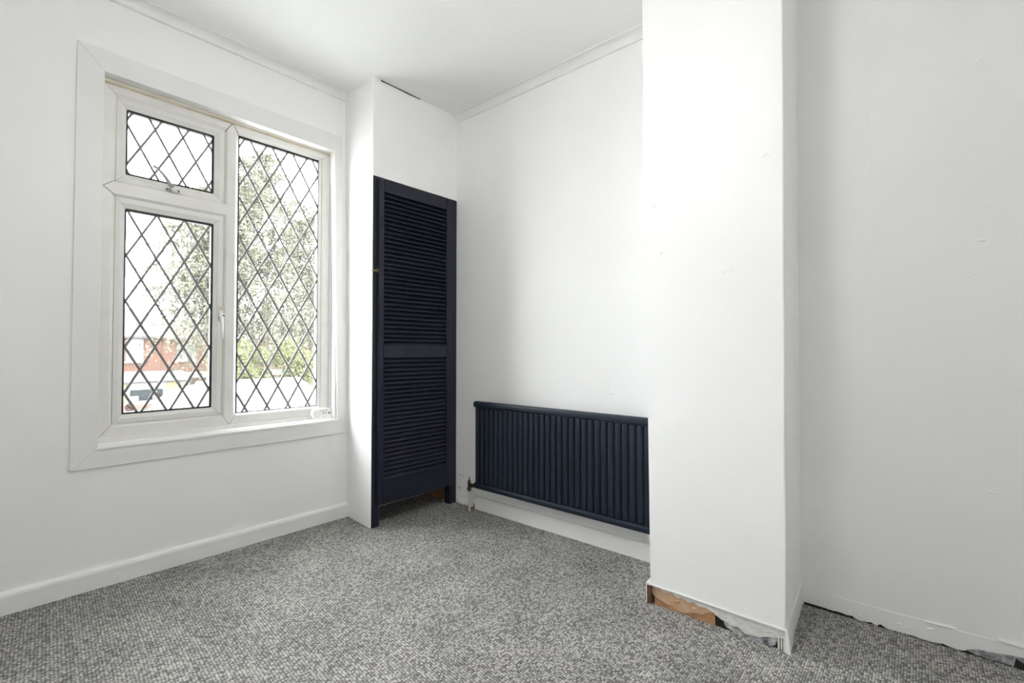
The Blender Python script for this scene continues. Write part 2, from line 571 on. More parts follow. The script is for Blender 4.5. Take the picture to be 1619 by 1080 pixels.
for o in (
    member('frame_bar', False, FL, 1, lambda w: FB + w * 1.25 + G, lambda w: TZ - w * .80 - G, fp, M['upvc']),
    member('frame_bar', False, FL, 1, lambda w: TZ + w * .80 + G, lambda w: FT - w * 1.1 - G, fp, M['upvc']),
    member('frame_bar', True, FT, -1, lambda w: FL + w * .9 + G, lambda w: MS - w * .62 - G, fpt, M['upvc']),
    member('frame_bar', True, FT, -1, lambda w: MS + w * .62 + G, lambda w: FR - w * 1.45 - G, fpt, M['upvc']),
    member('frame_bar', True, FB, 1, lambda w: FL + w * .81 + G, lambda w: MS - w * .56 - G, fpb, M['upvc']),
    member('frame_bar', True, FB, 1, lambda w: MS + w * .56 + G, lambda w: FR - w * 1.3 - G, fpb, M['upvc']),
    member('frame_bar', False, FR, -1, lambda w: FB + w * .765 + G, lambda w: FT - w * .69 - G, fpr, M['upvc']),
):
    wpart(keep(o, window))

# mullion and transom with pointed welded ends
mp_ = [(-.028, -.105), (-.028, -.060), (-.020, -.0495), (.016, -.0495), (.029, -.062), (.029, -.105)]
bm = bmesh.new()


def arrow(bm, horizontal, c, profile, lo, hi, kl, kh):
    """pointed bar: ends reach lo/hi on the centre line and fall back by k for each unit off it"""
    prof = []
    for i, (w, n) in enumerate(profile):
        prof.append((w, n))
        nx = profile[(i + 1) % len(profile)]
        if w < 0 < nx[0] or nx[0] < 0 < w:
            prof.append((0, n + (nx[1] - n) * (0 - w) / (nx[0] - w)))
    def pt(w, n, l):
        return WIN(l, n, c + w) if horizontal else WIN(c + w, n, l)
    A = [bm.verts.new(pt(w, n, lo + abs(w) * kl)) for w, n in prof]
    B = [bm.verts.new(pt(w, n, hi - abs(w) * kh)) for w, n in prof]
    k = len(prof)
    for i in range(k):
        bm.faces.new([A[i], A[(i + 1) % k], B[(i + 1) % k], B[i]])
    bm.faces.new(A); bm.faces.new(B[::-1])


arrow(bm, False, MS, mp_, FB + .004, FT - .006, 1.65, 1.55)
keep(from_bm('mullion', bm, M['upvc']), window)
bm = bmesh.new()
tp_ = [(-.032, -.105), (-.032, -.058), (-.024, -.0488), (.024, -.0488), (.032, -.058), (.032, -.105)]
arrow(bm, True, TZ, tp_, FL + .004, MS + .004, 1.2, 1.1)
keep(from_bm('transom', bm, M['upvc']), window)
# dark backing that puts shade into the weld gaps, in four strips round the edge and two across
bm = bmesh.new()
for a, z in (((FL + .002, -1.56), (FB + .002, FT - .002)), ((-.685, FR - .002), (FB + .002, FT - .002)), ((FL + .002, FR - .002), (FB + .002, .618)),
             ((FL + .002, FR - .002), (2.008, FT - .002)), ((MS - .022, MS + .022), (FB + .02, FT - .02)), ((FL + .02, MS), (TZ - .024, TZ + .024))):
    add_box(bm, WIN, a, (-.100, -.0545), z)
keep(from_bm('weld_shade_strips', bm, M['weld_shade']), window)

# fillet strips between frame and lining
keep(box('fillet', M['fillet'], WIN, (FL - .004, FR + .004), (-.058, -.036), (2.043, 2.054), bev=.003), window)
keep(box('fillet', M['stain'], WIN, (FL - .002, FR + .002), (-.056, -.0455), (2.0385, 2.0445), bev=.002), window)
keep(box('fillet', M['upvc'], WIN, (FL - .004, FR + .012), (-.060, -.040), (.5535, .5795), bev=.003), window)
keep(box('fillet', M['upvc'], WIN, (-.640, -.628), (-.060, -.040), (.556, 2.05), bev=.003), window)
keep(box('fillet', M['stain'], WIN, (FL - .008, FL + .001), (-.058, -.044), (.556, 2.05), bev=.002), window)


def clip_line(p, d, a0, a1, z0, z1):
    t0, t1 = -1e9, 1e9
    for pc, dc, lo, hi in ((p[0], d[0], a0, a1), (p[1], d[1], z0, z1)):
        ta, tb = (lo - pc) / dc, (hi - pc) / dc
        t0, t1 = max(t0, min(ta, tb)), min(t1, max(ta, tb))
    return (t0, t1) if t1 - t0 > .004 else None


def leaded_light(parent, a0, a1, z0, z1, node, hs, hz, n=-.068):
    """gasket, sheet of glass and the lattice of lead strips, as children of the parent"""
    g = .006
    bm = bmesh.new()
    for a, z in (((a0 - .004, a0 + .0035), (z0, z1)), ((a1 - .006, a1 + .004), (z0, z1)), ((a0, a1), (z0 - .004, z0 + .005)), ((a0, a1), (z1 - .007, z1 + .004))):
        add_box(bm, WIN, a, (n - .017, n + .0035), z)
    out = [from_bm('gasket', bm, M['black'])]
    bm = bmesh.new()
    v = [bm.verts.new(WIN(a, n, z)) for a, z in ((a0, z0), (a1, z0), (a1, z1), (a0, z1))]
    bm.faces.new(v)
    out.append(from_bm('glass_pane', bm, M['glass']))
    L = math.hypot(hs, hz)
    for sg in (1, -1):
        d = (hs / L, sg * hz / L)
        for k in range(-40, 41):
            p = (node[0] + 2 * hs * k, node[1])
            c = clip_line(p, d, a0, a1, z0, z1)
            if not c:
                continue
            q0 = (p[0] + d[0] * c[0], p[1] + d[1] * c[0]); q1 = (p[0] + d[0] * c[1], p[1] + d[1] * c[1])
            nx, nz = -d[1] * .0048, d[0] * .0048
            dn = .0016 if sg > 0 else .0022
            bm = bmesh.new()
            add_prism(bm, WIN, [(q0[0] + nx, q0[1] + nz), (q0[0] - nx, q0[1] - nz), (q1[0] - nx, q1[1] - nz), (q1[0] + nx, q1[1] + nz)], n - .0012, n + dn)
            out.append(from_bm('lead_strip', bm, M['lead']))
    for o in out:
        if parent is window:
            keep(o, window)
        else:
            o.parent = parent
    return out


leaded_light(window, -1.0945, -.6955, .6275, 1.9955, (-1.0554, 1.2373), .0514, .0972)


def sash(name, a0, a1, z0, z1, ga0, ga1, gz0, gz1):
    """opening light: four mitred rails as one frame with the glass as its child"""
    bm = bmesh.new()
    wl, wr, wb, wt = ga0 - a0, a1 - ga1, gz0 - z0, z1 - gz1
    def rail(horizontal, w0, sgn, w, e0, e1):
        prof = [(0.0, -.104), (0.0, -.058), (w * .50, -.0555), (w * .56, -.0575), (w, -.066), (w, -.104)]
        def pt(q, n, l):
            return WIN(l, n, w0 + sgn * q) if horizontal else WIN(w0 + sgn * q, n, l)
        A = [bm.verts.new(pt(q, n, e0(q))) for q, n in prof]
        B = [bm.verts.new(pt(q, n, e1(q))) for q, n in prof]
        for i in range(6):
            bm.faces.new([A[i], A[(i + 1) % 6], B[(i + 1) % 6], B[i]])
        bm.faces.new(A); bm.faces.new(B[::-1])
    g = .0008
    rail(False, a0, 1, wl, lambda q: z0 + q * wb / wl + g, lambda q: z1 - q * wt / wl - g)
    rail(False, a1, -1, wr, lambda q: z0 + q * wb / wr + g, lambda q: z1 - q * wt / wr - g)
    rail(True, z0, 1, wb, lambda q: a0 + q * wl / wb + g, lambda q: a1 - q * wr / wb - g)
    rail(True, z1, -1, wt, lambda q: a0 + q * wl / wt + g, lambda q: a1 - q * wr / wt - g)
    return keep(from_bm(name, bm, M['upvc']), window)


side_sash = sash('casement_sash', -1.5495, -1.1565, .630, 1.5795, -1.5165, -1.2005, .6695, 1.5335)
top_sash = sash('top_sash', -1.5495, -1.1565, 1.6455, 1.9975, -1.5165, -1.2025, 1.6835, 1.9575)
leaded_light(side_sash, -1.5165, -1.2005, .6695, 1.5335, (-1.4614, 1.0469), .0506, .0972)
leaded_light(top_sash, -1.5165, -1.2025, 1.6835, 1.9575, (-1.4712, 1.8115), .0503, .0970)

# casement handle: backplate, lever with a key hole
hs_, hz_ = -1.166, 1.095
hp = box('handle', M['white_plastic'], WIN, (hs_ - .008, hs_ + .008), (-.056, -.044), (hz_ - .018, hz_ + .052), side_sash, .003)
box('handle_cap', M['cream'], WIN, (hs_ - .006, hs_ + .009), (-.046, -.0405), (hz_ + .030, hz_ + .049), hp, .002)
bm = bmesh.new()
add_tube(bm, [WIN(hs_ + .002, -.050, hz_ + .006), WIN(hs_ + .002, -.034, hz_ + .006)], [.0145, .013], 16)
bm2 = from_bm('handle_boss', bm, M['white_plastic'], hp, False)
bm = bmesh.new()
add_tube(bm, [WIN(hs_ + .008, -.0345, hz_ + .006), WIN(hs_ + .008, -.0325, hz_ + .006)], .0042, 10)
from_bm('key_hole', bm, M['black'], hp)
tube('handle_lever', M['white_plastic'], [WIN(hs_ - .001, -.038, hz_), WIN(hs_, -.030, hz_ - .022), WIN(hs_, -.026, hz_ - .060), WIN(hs_ - .001, -.026, hz_ - .102)], [.0095, .0070, .0062, .0055], hp, 10)

# fanlight catch: base plate on the bottom rail, raised curved lever
ct = box('catch', M['grey_plastic'], WIN, (-1.385, -1.332), (-.057, -.049), (1.6455, 1.6585), top_sash, .003)
tube('catch_body', M['white_plastic'], [WIN(-1.350, -.052, 1.650), WIN(-1.356, -.040, 1.655), WIN(-1.366, -.036, 1.670)], [.010, .0105, .009], ct, 12)
tube('catch_lever', M['grey_plastic'], [WIN(-1.360, -.037, 1.662), WIN(-1.374, -.034, 1.676), WIN(-1.386, -.030, 1.694), WIN(-1.405, -.027, 1.716), WIN(-1.420, -.026, 1.729), WIN(-1.428, -.027, 1.733), WIN(-1.432, -.029, 1.728)],
     [.0095, .0085, .0068, .0062, .0062, .0065, .005], ct, 10)
for a, z in ((-1.338, 1.653), (-1.362, 1.664), (-1.378, 1.652)):
    bm = bmesh.new()
    add_tube(bm, [WIN(a, -.050, z), WIN(a, -.0275 if z > 1.66 else -.047, z)], .0035, 8)
    from_bm('screw', bm, M['dark_brass'], ct)

# no-smoking sticker on the casement glass
st_c = (-1.4922, .6940)


def disc_ring(bm, F, c, r0, r1, n0, n1, seg=28):
    rings = []
    for r, n in ((r0, n0), (r1, n0), (r1, n1), (r0, n1)):
        rings.append([bm.verts.new(F(c[0] + r * math.cos(2 * math.pi * i / seg), n, c[1] + r * math.sin(2 * math.pi * i / seg))) for i in range(seg)])
    for a, b in ((0, 1), (1, 2), (2, 3), (3, 0)):
        for i in range(seg):
            bm.faces.new([rings[a][i], rings[a][(i + 1) % seg], rings[b][(i + 1) % seg], rings[b][i]])


bm = bmesh.new()
poly = [(st_c[0] + .0150 * math.cos(2 * math.pi * i / 28), st_c[1] + .0160 * math.sin(2 * math.pi * i / 28)) for i in range(28)]
add_prism(bm, WIN, poly, -.0675, -.0665)
sticker = tag(from_bm('no_smoking_sticker', bm, M['pink_print']), 'small round pink no-smoking sticker low on the casement glass', 'sticker')
bm = bmesh.new(); disc_ring(bm, WIN, st_c, .0138, .0157, -.0666, -.0660)
from_bm('ring', bm, M['red_print'], sticker)
d = .0095
prism('slash', M['red_print'], WIN, [(st_c[0] - d - .0012, st_c[1] + d - .0012), (st_c[0] + d - .0012, st_c[1] - d - .0012), (st_c[0] + d + .0012, st_c[1] - d + .0012), (st_c[0] - d + .0012, st_c[1] + d + .0012)], -.0666, -.0659, sticker)
prism('cigarette', M['mark'], WIN, [(st_c[0] - .009, st_c[1] - .0035), (st_c[0] + .004, st_c[1] - .0035), (st_c[0] + .004, st_c[1] - .0008), (st_c[0] - .009, st_c[1] - .0008)], -.0666, -.0662, sticker)
prism('smoke', M['mark'], WIN, [(st_c[0] + .006, st_c[1] - .003), (st_c[0] + .0072, st_c[1] - .003), (st_c[0] + .0085, st_c[1] + .004), (st_c[0] + .007, st_c[1] + .004)], -.0666, -.0662, sticker)

# casing boards, lining and sill
casing = struct(empty('trim_3', WIN(-1.1, .0, .47)), 'wide flat white casing framing the window', 'window casing')
oL, iLb, iLt = -1.6757, -1.5975, -1.5950
cz0, cz1, ciz0, ciz1 = .4726, 2.1440, .5530, 2.0560
ob, ot, ib, it = -.5685, -.5995, -.6145, -.6425
for nm, poly in (('casing_board', [(oL, cz0), (iLb, ciz0), (iLt, ciz1), (oL, cz1)]),
                 ('casing_board', [(oL, cz1), (iLt, ciz1), (it, 2.0475), (ot, 2.1405)]),
                 ('casing_board', [(ot, 2.1405), (it, 2.0475), (ib, ciz0 - .004), (ob, cz0)]),
                 ('casing_board', [(oL, cz0), (ob, cz0), (ib, ciz0 - .004), (iLb, ciz0)])):
    keep(prism(nm, M['casing'], WIN, poly, -.002, .012, bev=.0012), casing)
keep(box('sill', M['gloss'], WIN, (-1.600, -.606), (-.062, .017), (.5395, .5535), bev=.004), casing)
keep(box('lining', M['casing'], WIN, (-1.604, -1.5955), (-.07, .004), (.553, 2.06)), casing)
bm = bmesh.new()
add_hexa(bm, WIN, [(ib, -.07, .545), (-.60, -.07, .545), (-.60, .004, .545), (ib, .004, .545), (it, -.07, 2.06), (-.61, -.07, 2.06), (-.61, .004, 2.06), (it, .004, 2.06)])
keep(from_bm('lining', bm, M['gloss']), casing)
keep(prism('lining', M['casing'], WIN, [(-1.604, 2.066), (-1.604, 2.0565), (-.63, 2.0485), (-.63, 2.066)], -.07, .004), casing)
# outside stone sill below the frame
keep(box('outer_sill', M['render_white'], WIN, (-1.66, -.58), (-.30, -.10), (.50, .56), bev=.004), casing)

# ---------------------------------------------------------------- carbon monoxide alarm on the sill
AL = lambda a, n, z: WIN(-.681 + a, -.018 + n + (z - .5535) * -.28, z)


def rounded(cx, cz, hx, hz_, r, seg=7):
    P = []
    for qx, qz, t0 in ((1, 1, 0), (-1, 1, 90), (-1, -1, 180), (1, -1, 270)):
        for i in range(seg):
            t = math.radians(t0 + 90 * i / (seg - 1))
            P.append((cx + qx * (hx - r) + r * math.cos(t), cz + qz * (hz_ - r) + r * math.sin(t)))
    return P


az = .5535 + .0325
bm = bmesh.new()
add_prism(bm, AL, rounded(0, az, .060, .032, .0315, 9), -.024, .004)
bmesh.ops.recalc_face_normals(bm, faces=bm.faces[:])
rim = [e for e in bm.edges if len(e.link_faces) == 2 and abs(e.link_faces[0].normal.dot(e.link_faces[1].normal)) < .3]
bmesh.ops.bevel(bm, geom=rim, offset=.004, segments=3, affect='EDGES')
alarm = tag(from_bm('carbon_monoxide_alarm', bm, M['white_plastic']), 'white rounded gas alarm leaning against the frame on the window sill', 'alarm')
bm = bmesh.new(); disc_ring(bm, AL, (-.032, az + .001), .0125, .0135, .0038, .0046); from_bm('test_button', bm, M['soft_mark'], alarm)
bm = bmesh.new(); disc_ring(bm, AL, (.036, az + .003), .0001, .0055, .0038, .0046, 14); from_bm('sounder', bm, M['mark'], alarm)
for a, z, hw, hh, mm in ((-.012, .0165, .003, .003, 'soft_mark'), (.003, .0175, .0035, .002, 'mark'), (.019, .0175, .004, .002, 'mark'),
                         (.008, .0055, .011, .0012, 'mark'), (.006, .0005, .016, .0008, 'soft_mark'), (.008, -.016, .011, .0008, 'soft_mark')):
    box('printed_mark', M[mm], AL, (a - hw, a + hw), (.0037, .0046), (az + z - hh, az + z + hh), alarm)
box('backplate', M['grey_plastic'], AL, (-.046, .064), (-.030, -.023), (az - .028, az + .020), alarm, .003)

# ================================================================= CUPBOARD DOOR
door = struct(empty('door_1', CLO(.27, 0, 0)), 'navy louvred cupboard door short of the floor', 'door')


def dk(o):
    return keep(o, door)


dk(box('jamb', M['navy'], CLO, (.0005, .046), (-.045, .0012), (0, 1.8695), bev=.0012))
dk(box('jamb', M['navy'], CLO, (.521, .5785), (-.045, .0012), (0, 1.8695), bev=.0012))
dk(box('head', M['navy'], CLO, (.046, .521), (-.045, -.012), (1.845, 1.8695), bev=.001))
L0, L1, LB, LT = .0265, .516, .115, 1.858
LN0, LN1 = -.006, .0205
leaf = empty('leaf', CLO(.027, 0, .115)); dk(leaf)
lkeep = []


def lk(o):
    o.parent = leaf
    o.matrix_parent_inverse = Matrix.Translation(-CLO(.027, 0, .115))
    return o


SL, SR = .0595, .4815
lk(box('stile', M['navy'], CLO, (L0, SL), (LN0, LN1), (LB, LT), bev=.0045, seg=3))
lk(box('stile', M['navy'], CLO, (SR, L1), (LN0, LN1), (LB, LT), bev=.0025))
lk(box('rail', M['navy'], CLO, (SL - .001, SR + .001), (LN0, LN1 - .0008), (1.789, LT - .0004), bev=.0012))
lk(box('rail', M['navy'], CLO, (SL - .001, SR + .001), (LN0, LN1 - .0008), (.8955, .9605), bev=.0012))
lk(box('rail', M['navy'], CLO, (SL - .001, SR + .001), (LN0, LN1 - .0008), (LB + .0004, .2455), bev=.0012))
# one slat, then copies up the leaf
bm = bmesh.new()
sl = [(-.0055, .0245), (-.0015, .0265), (.0175, .0020), (.0168, -.0010), (.0128, -.0010)]
Aa = [bm.verts.new(CLO(SL - .001, n, z)) for n, z in sl]; Bb = [bm.verts.new(CLO(SR + .001, n, z)) for n, z in sl]
for i in range(5):
    bm.faces.new([Aa[i], Aa[(i + 1) % 5], Bb[(i + 1) % 5], Bb[i]])
bm.faces.new(Aa); bm.faces.new(Bb[::-1])
slat0 = lk(from_bm('slat', bm, M['navy']))
PZ = .0244
first = True
for z0, z1 in ((.2455, .8955), (.9605, 1.789)):
    k = int(round((z1 - z0) / PZ)); step = (z1 - z0) / k
    for i in range(k):
        zz = z0 + i * step + .0008
        if first:
            o = slat0; first = False
        else:
            o = slat0.copy(); COL.objects.link(o); o.parent = leaf
            o.matrix_parent_inverse = slat0.matrix_parent_inverse.copy()
        o.location = (0, 0, zz)
# dark backing board close behind the slats
lk(box('backing', M['navy'], CLO, (SL - .003, SR + .003), (LN0 - .005, LN0 - .001), (.24, 1.795)))
# hinges on the right and the brass catch on the left
for z in (1.735, 1.0, .33):
    dk(box('hinge', M['navy'] if z < 1.7 else M['grey_plastic'], CLO, (.5165, .5205), (-.002, .009), (z - .032, z + .032), bev=.0012))
bolt = dk(tube('catch', M['brass'], [CLO(-.010, .010, 1.357), CLO(-.002, .010, 1.358), CLO(.012, .012, 1.358), CLO(.020, .014, 1.358)], [.0045, .0085, .006, .0055], sides=12))
bm = bmesh.new()
add_tube(bm, [CLO(.0225, .016, 1.348), CLO(.0225, .016, 1.372)], [.0045, .0060], 10)
from_bm('keeper', bm, M['dark_brass'], None); dk(bpy.data.objects['keeper'])
# brown skirting seen under the door on the cupboard's far wall
struct(box('baseboard_cupboard', M['wood'], BACK, (-.02, .215), (0, .016), (0, .115), bev=.002), 'bare brown board inside the cupboard under the door', 'skirting')

# ================================================================= RADIATOR
RX0, RX1, RZ0, RZ1 = .5095, 1.578, .148, .645
RF = .085      # front face
rad = tag(empty('radiator', (1.04, -.06, RZ0)), 'navy fluted panel radiator on the white wall', 'radiator')


def rk(o):
    return keep(o, rad)


panel = rk(box('panel', M['navy_rad'], BACK, (RX0 + .003, RX1 - .003), (.060, RF - .011), (RZ0 + .006, RZ1 - .01), bev=.002))


def rail_profile(z0, z1, n0, n1, r):
    return [(n0, z0 + r), (n0 + .4 * r, z0 + .3 * r), (n0 + r, z0), (n1 - r, z0), (n1 - .3 * r, z0 + .3 * r), (n1, z0 + r),
            (n1, z1 - r), (n1 - .3 * r, z1 - .3 * r), (n1 - r, z1), (n0 + r, z1), (n0 + .4 * r, z1 - .3 * r), (n0, z1 - r)]


def end_capped(name, x0, x1, prof):
    bm = bmesh.new()
    cn = sum(p[0] for p in prof) / len(prof); cz = sum(p[1] for p in prof) / len(prof)
    rings = []
    for x, f in ((x0, .55), (x0 + .005, .88), (x0 + .012, 1), (x1 - .012, 1), (x1 - .005, .88), (x1, .55)):
        rings.append([bm.verts.new(BACK(x, cn + (n - cn) * f, cz + (z - cz) * f)) for n, z in prof])
    for r0, r1 in zip(rings, rings[1:]):
        for i in range(len(prof)):
            bm.faces.new([r0[i], r0[(i + 1) % len(prof)], r1[(i + 1) % len(prof)], r1[i]])
    bm.faces.new(rings[0]); bm.faces.new(rings[-1][::-1])
    return from_bm(name, bm, M['navy_rad'])


rk(end_capped('top_rail', RX0 - .006, RX1, rail_profile(.6085, RZ1, .055, RF + .003, .012)))
rk(end_capped('bottom_rail', RX0 - .004, RX1, rail_profile(RZ0, .1830, .055, RF + .002, .012)))
# one flute, then copies along the panel
FP = .0346
bm = bmesh.new()
fpro = []
for i in range(9):
    t = math.pi * i / 8
    fpro.append((-.0138 * math.cos(t), RF - .0125 + .0125 * math.sin(t) ** .7))
fz = (.174, .618)


def flute_ring(z, f):
    return [bm.verts.new(BACK(a, RF - .0125 + (n - RF + .0125) * f, z)) for a, n in fpro]


R_ = [flute_ring(fz[0], .2), flute_ring(fz[0] + .014, 1), flute_ring(fz[1] - .014, 1), flute_ring(fz[1], .2)]
for r0, r1 in zip(R_, R_[1:]):
    for i in range(8):
        bm.faces.new([r0[i], r0[i + 1], r1[i + 1], r1[i]])
    bm.faces.new([r0[0], r1[0], r1[8], r0[8]])
bm.faces.new(R_[0]); bm.faces.new(R_[-1][::-1])
fl0 = from_bm('flute', bm, M['navy_rad'], None)
xg = 1.5192 - FP * 29.5
n_fl = 0
x = xg
while x < RX1 - .012:
    if x > RX0 + .012:
        if n_fl == 0:
            o = fl0
        else:
            o = fl0.copy(); COL.objects.link(o)
        o.parent = panel
        o.location = (x, 0, 0)
        n_fl += 1
    x += FP
for xb in (.70, 1.40):
    rk(box('bracket', M['navy_rad'], BACK, (xb - .018, xb + .018), (-.001, .0605), (.25, .56), bev=.001))
# valve and pipe at the near-window end
VX, VN = .4530, .062
pipe = rk(tube('pipe', M['cream'], [BACK(VX + .004, VN, -.004), BACK(VX + .002, VN, .06), BACK(VX, VN, .132)], .0072))
bm = bmesh.new()
add_tube(bm, [BACK(VX, VN, .118), BACK(VX, VN, .124), BACK(VX, VN, .136), BACK(VX, VN, .142), BACK(VX, VN, .156), BACK(VX, VN, .158), BACK(VX, VN, .176), BACK(VX, VN, .181), BACK(VX, VN, .198)],
         [.009, .012, .012, .008, .008, .011, .009, .004, .0025], 12)
rk(from_bm('valve', bm, M['dark_brass'], None, True))
rk(tube('valve_tail', M['dark_brass'], [BACK(VX, VN, .148), BACK(VX + .022, VN, .152), BACK(VX + .024, VN + .004, .154), BACK(RX0 + .002, .070, .160)], [.0085, .0085, .012, .0085]))

# ================================================================= DAMAGED BASES
# chimney breast foot: the skirting was torn off
FY = lambda n: CY + n
Cn = BACK
core = box('base_core', M['void'], Cn, (1.648, 2.068), (-.05, CY - .013), (-.01, .072), chim)
prism('base_board', M['wood'], Cn, [(1.656, -.002), (1.866, -.002), (1.8655, .05), (1.84, .068), (1.656, .070)], CY - .02, CY - .0085, chim)
prism('torn_board', M['wood_pale'], Cn, [(1.648, .066), (1.647, .040), (1.655, .031), (1.6666, .026), (1.688, .021), (1.7075, .0156), (1.722, .017), (1.737, .009), (1.7614, .006), (1.782, .014), (1.8055, .0223),
                                         (1.822, .021), (1.840, .035), (1.8631, .0434), (1.8633, .060), (1.8136, .068), (1.72, .069)], CY - .02, CY - .0055, chim, .0012)
prism('torn_paint', M['torn'], Cn, [(1.655, .0705), (1.660, .061), (1.676, .066), (1.694, .058), (1.7206, .063), (1.742, .053), (1.757, .060), (1.778, .050), (1.796, .057), (1.8136, .049), (1.838, .053), (1.8633, .046),
                                    (1.870, .040), (1.8889, .031), (1.902, .029), (1.9214, .0226), (1.938, .026), (1.9598, .012), (1.977, .016), (2.000, .017), (2.0238, .0289), (2.040, .031), (2.0718, .0415), (2.0755, .0705)],
      CY - .014, CY - .0022, chim, .001)
prism('filler_smear', M['smear'], Cn, [(1.893, .024), (1.900, .012), (1.921, .004), (1.948, -.002), (2.012, -.002), (2.032, .002), (2.045, .010), (2.052, .030), (2.036, .033), (2.010, .018), (1.972, .016), (1.94, .023)],
      CY - .014, CY - .0055, chim, .001)
for a0, a1, z0, z1 in ((2.0515, 2.0575, .002, .040), (2.0600, 2.0640, .004, .038), (2.0665, 2.0765, -.002, .0705)):
    box('corner_strip', M['torn'], Cn, (a0, a1), (CY - .02, CY - .0015), (z0, z1), chim, .001)
prism('paint_ledge', M['gloss'], Cn, [(1.640, .0685), (1.76, .0695), (1.90, .0670), (2.0765, .0665), (2.0765, .0725), (1.90, .0725), (1.76, .0745), (1.640, .0750)], CY - .004, CY + .0035, chim, .001)
for a, z, la, lz in ((1.905, .048, .014, .009), (1.948, .043, .013, .006), (1.985, .046, .015, .005), (2.02, .043, .010, .005), (1.74, .040, .012, .005), (1.80, .036, .010, .006)):
    b_ = blister(chim, lambda p, n, q: Vector((p, -(CY - .0045) - n, q)), a, z, la, lz, .0035, .3)
    b_.name = 'paint_flake'
    b_.data.materials.clear(); b_.data.materials.append(M['torn'] if a > 1.86 else M['wood_pale'])
# skirting left on the breast's hidden left side, its sawn end facing the room
struct(box('baseboard_chimney', M['gloss'], Cn, (1.6265, 1.6415), (.03, CY - .001), (-.002, .0755), bev=.0015), 'short white skirting end on the side of the chimney breast', 'skirting')
box('sawn_end', M['wood_dark'], Cn, (1.6300, 1.6470), (CY - .003, CY + .0015), (.000, .066), bpy.data.objects['baseboard_chimney'], .001)
# return: thin lifted strip
bm = bmesh.new()
ret = [(.327, -.002, .072), (.26, -.002, .071), (.18, -.002, .074), (.09, -.002, .073), (-.031, -.002, .076)]
A = []
for n, z0, z1 in ret:
    wob = .004 * math.sin(n * 60)
    A.append([bm.verts.new(BACK(x, n, z)) for x, z in ((2.0735, z0), (2.0845 + wob, z0), (2.0825 + wob * .5, z1 * .55), (2.0795, z1), (2.0735, z1))])
for r0, r1 in zip(A, A[1:]):
    for i in range(5):
        bm.faces.new([r0[i], r0[(i + 1) % 5], r1[(i + 1) % 5], r1[i]])
bm.faces.new(A[0]); bm.faces.new(A[-1][::-1])
from_bm('return_strip', bm, M['gloss'], chim)

# recess wall foot: ragged plaster lip, dark gap, frayed carpet edge
rnd = random.Random(5)
poly = [(2.086, .050)]
x = 2.09
low = []
while x < 2.95:
    low.append((x, rnd.choice((.001, .002, .004, .007, .010)) + (.006 if x < 2.2 else 0)))
    x += rnd.uniform(.010, .024)
top = []
x = 2.95
while x > 2.10:
    top.append((x, .062 + rnd.uniform(-.0015, .0015)))
    x -= .05
prism('plaster_lip', M['wall'], RC, low + top + [(2.09, .055)], -.004, .0018, wall_recess, 0)
box('floor_gap', M['void'], RC, (2.085, 3.2), (-.004, .0012), (-.002, .0085), wall_recess)
prism('paint_ridge', M['gloss'], RC, [(2.414, .0600), (2.484, .0640), (2.485, .0675), (2.450, .0665), (2.414, .0645)], -.002, .007, wall_recess, .0012)
prism('paint_ridge', M['gloss'], RC, [(2.576, .0700), (2.590, .0640), (2.70, .0655), (2.70, .0710), (2.60, .0705)], -.002, .009, wall_recess, .0015)
prism('filler_patch', M['smear'], RC, [(2.505, .010), (2.530, .003), (2.62, .003), (2.70, .004), (2.70, .042), (2.655, .037), (2.61, .034), (2.57, .026), (2.53, .022)], -.002, .0035, wall_recess, .0008)
prism('filler_patch', M['void'], RC, [(2.606, -.001), (2.655, -.001), (2.640, .018), (2.622, .022), (2.611, .030)], -.002, .0045, wall_recess, .0006)
for a, z, la, lz in ((2.425, .042, .012, .006), (2.130, .032, .008, .010), (2.37, .024, .006, .004), (2.35, .030, .008, .004), (2.25, .018, .010, .004), (2.22, .022, .008, .005)):
    b_ = blister(wall_recess, RC, a, z, la, lz, .004, .3); b_.name = 'plaster_lump'
fray = bmesh.new()
for i in range(70):
    x = 2.095 + rnd.random() ** 1.6 * .62
    pts = []
    a = rnd.uniform(0, 6.28); r = rnd.uniform(.003, .008)
    y0 = RY - .006 - rnd.random() * .006
    for k in range(5):
        t = k / 4
        pts.append(Vector((x + math.cos(a) * r * math.sin(t * 2.6) * 1.4 + t * .004, y0 - .003 * math.sin(t * 3.1), .0005 + r * 1.1 * math.sin(t * 3.0))))
    add_tube(fray, pts, .0007, 4)
fr_o = from_bm('carpet_fray', fray, M['thread'])
fr_o['kind'] = 'stuff'; fr_o['label'] = 'loose frayed carpet threads along the foot of the recess wall'; fr_o['category'] = 'carpet fray'

# ================================================================= ADDED FILL LIGHT, BUILT AS A PENDANT (unseen, above and in front of the viewer)
PX, PY = 1.68, -1.50
fill_lamp = tag(empty('fill_pendant', (PX, PY, H)), 'added white ceiling pendant, unseen, its globe filling the room with light', 'fill_lamp')
def lampk(o):
    return keep(o, fill_lamp)
lampk(tube('ceiling_rose', M['white_plastic'], [(PX, PY, H), (PX, PY, H - .012), (PX, PY, H - .026), (PX, PY, H - .032)], [.045, .045, .030, .010], sides=24))
lampk(tube('cord', M['white_plastic'], [(PX, PY, H - .030), (PX, PY, H - .22)], .003, sides=8))
lampk(tube('lamp_holder', M['white_plastic'], [(PX, PY, H - .215), (PX, PY, H - .225), (PX, PY, H - .262), (PX, PY, H - .270)], [.010, .019, .019, .016], sides=16))
fill_m = bpy.data.materials.new('fill_glow'); fill_m.use_nodes = True
bn = fill_m.node_tree.nodes; bn.clear()
be = bn.new('ShaderNodeEmission'); be.inputs['Color'].default_value = (1, .985, .965, 1); be.inputs['Strength'].default_value = FILL
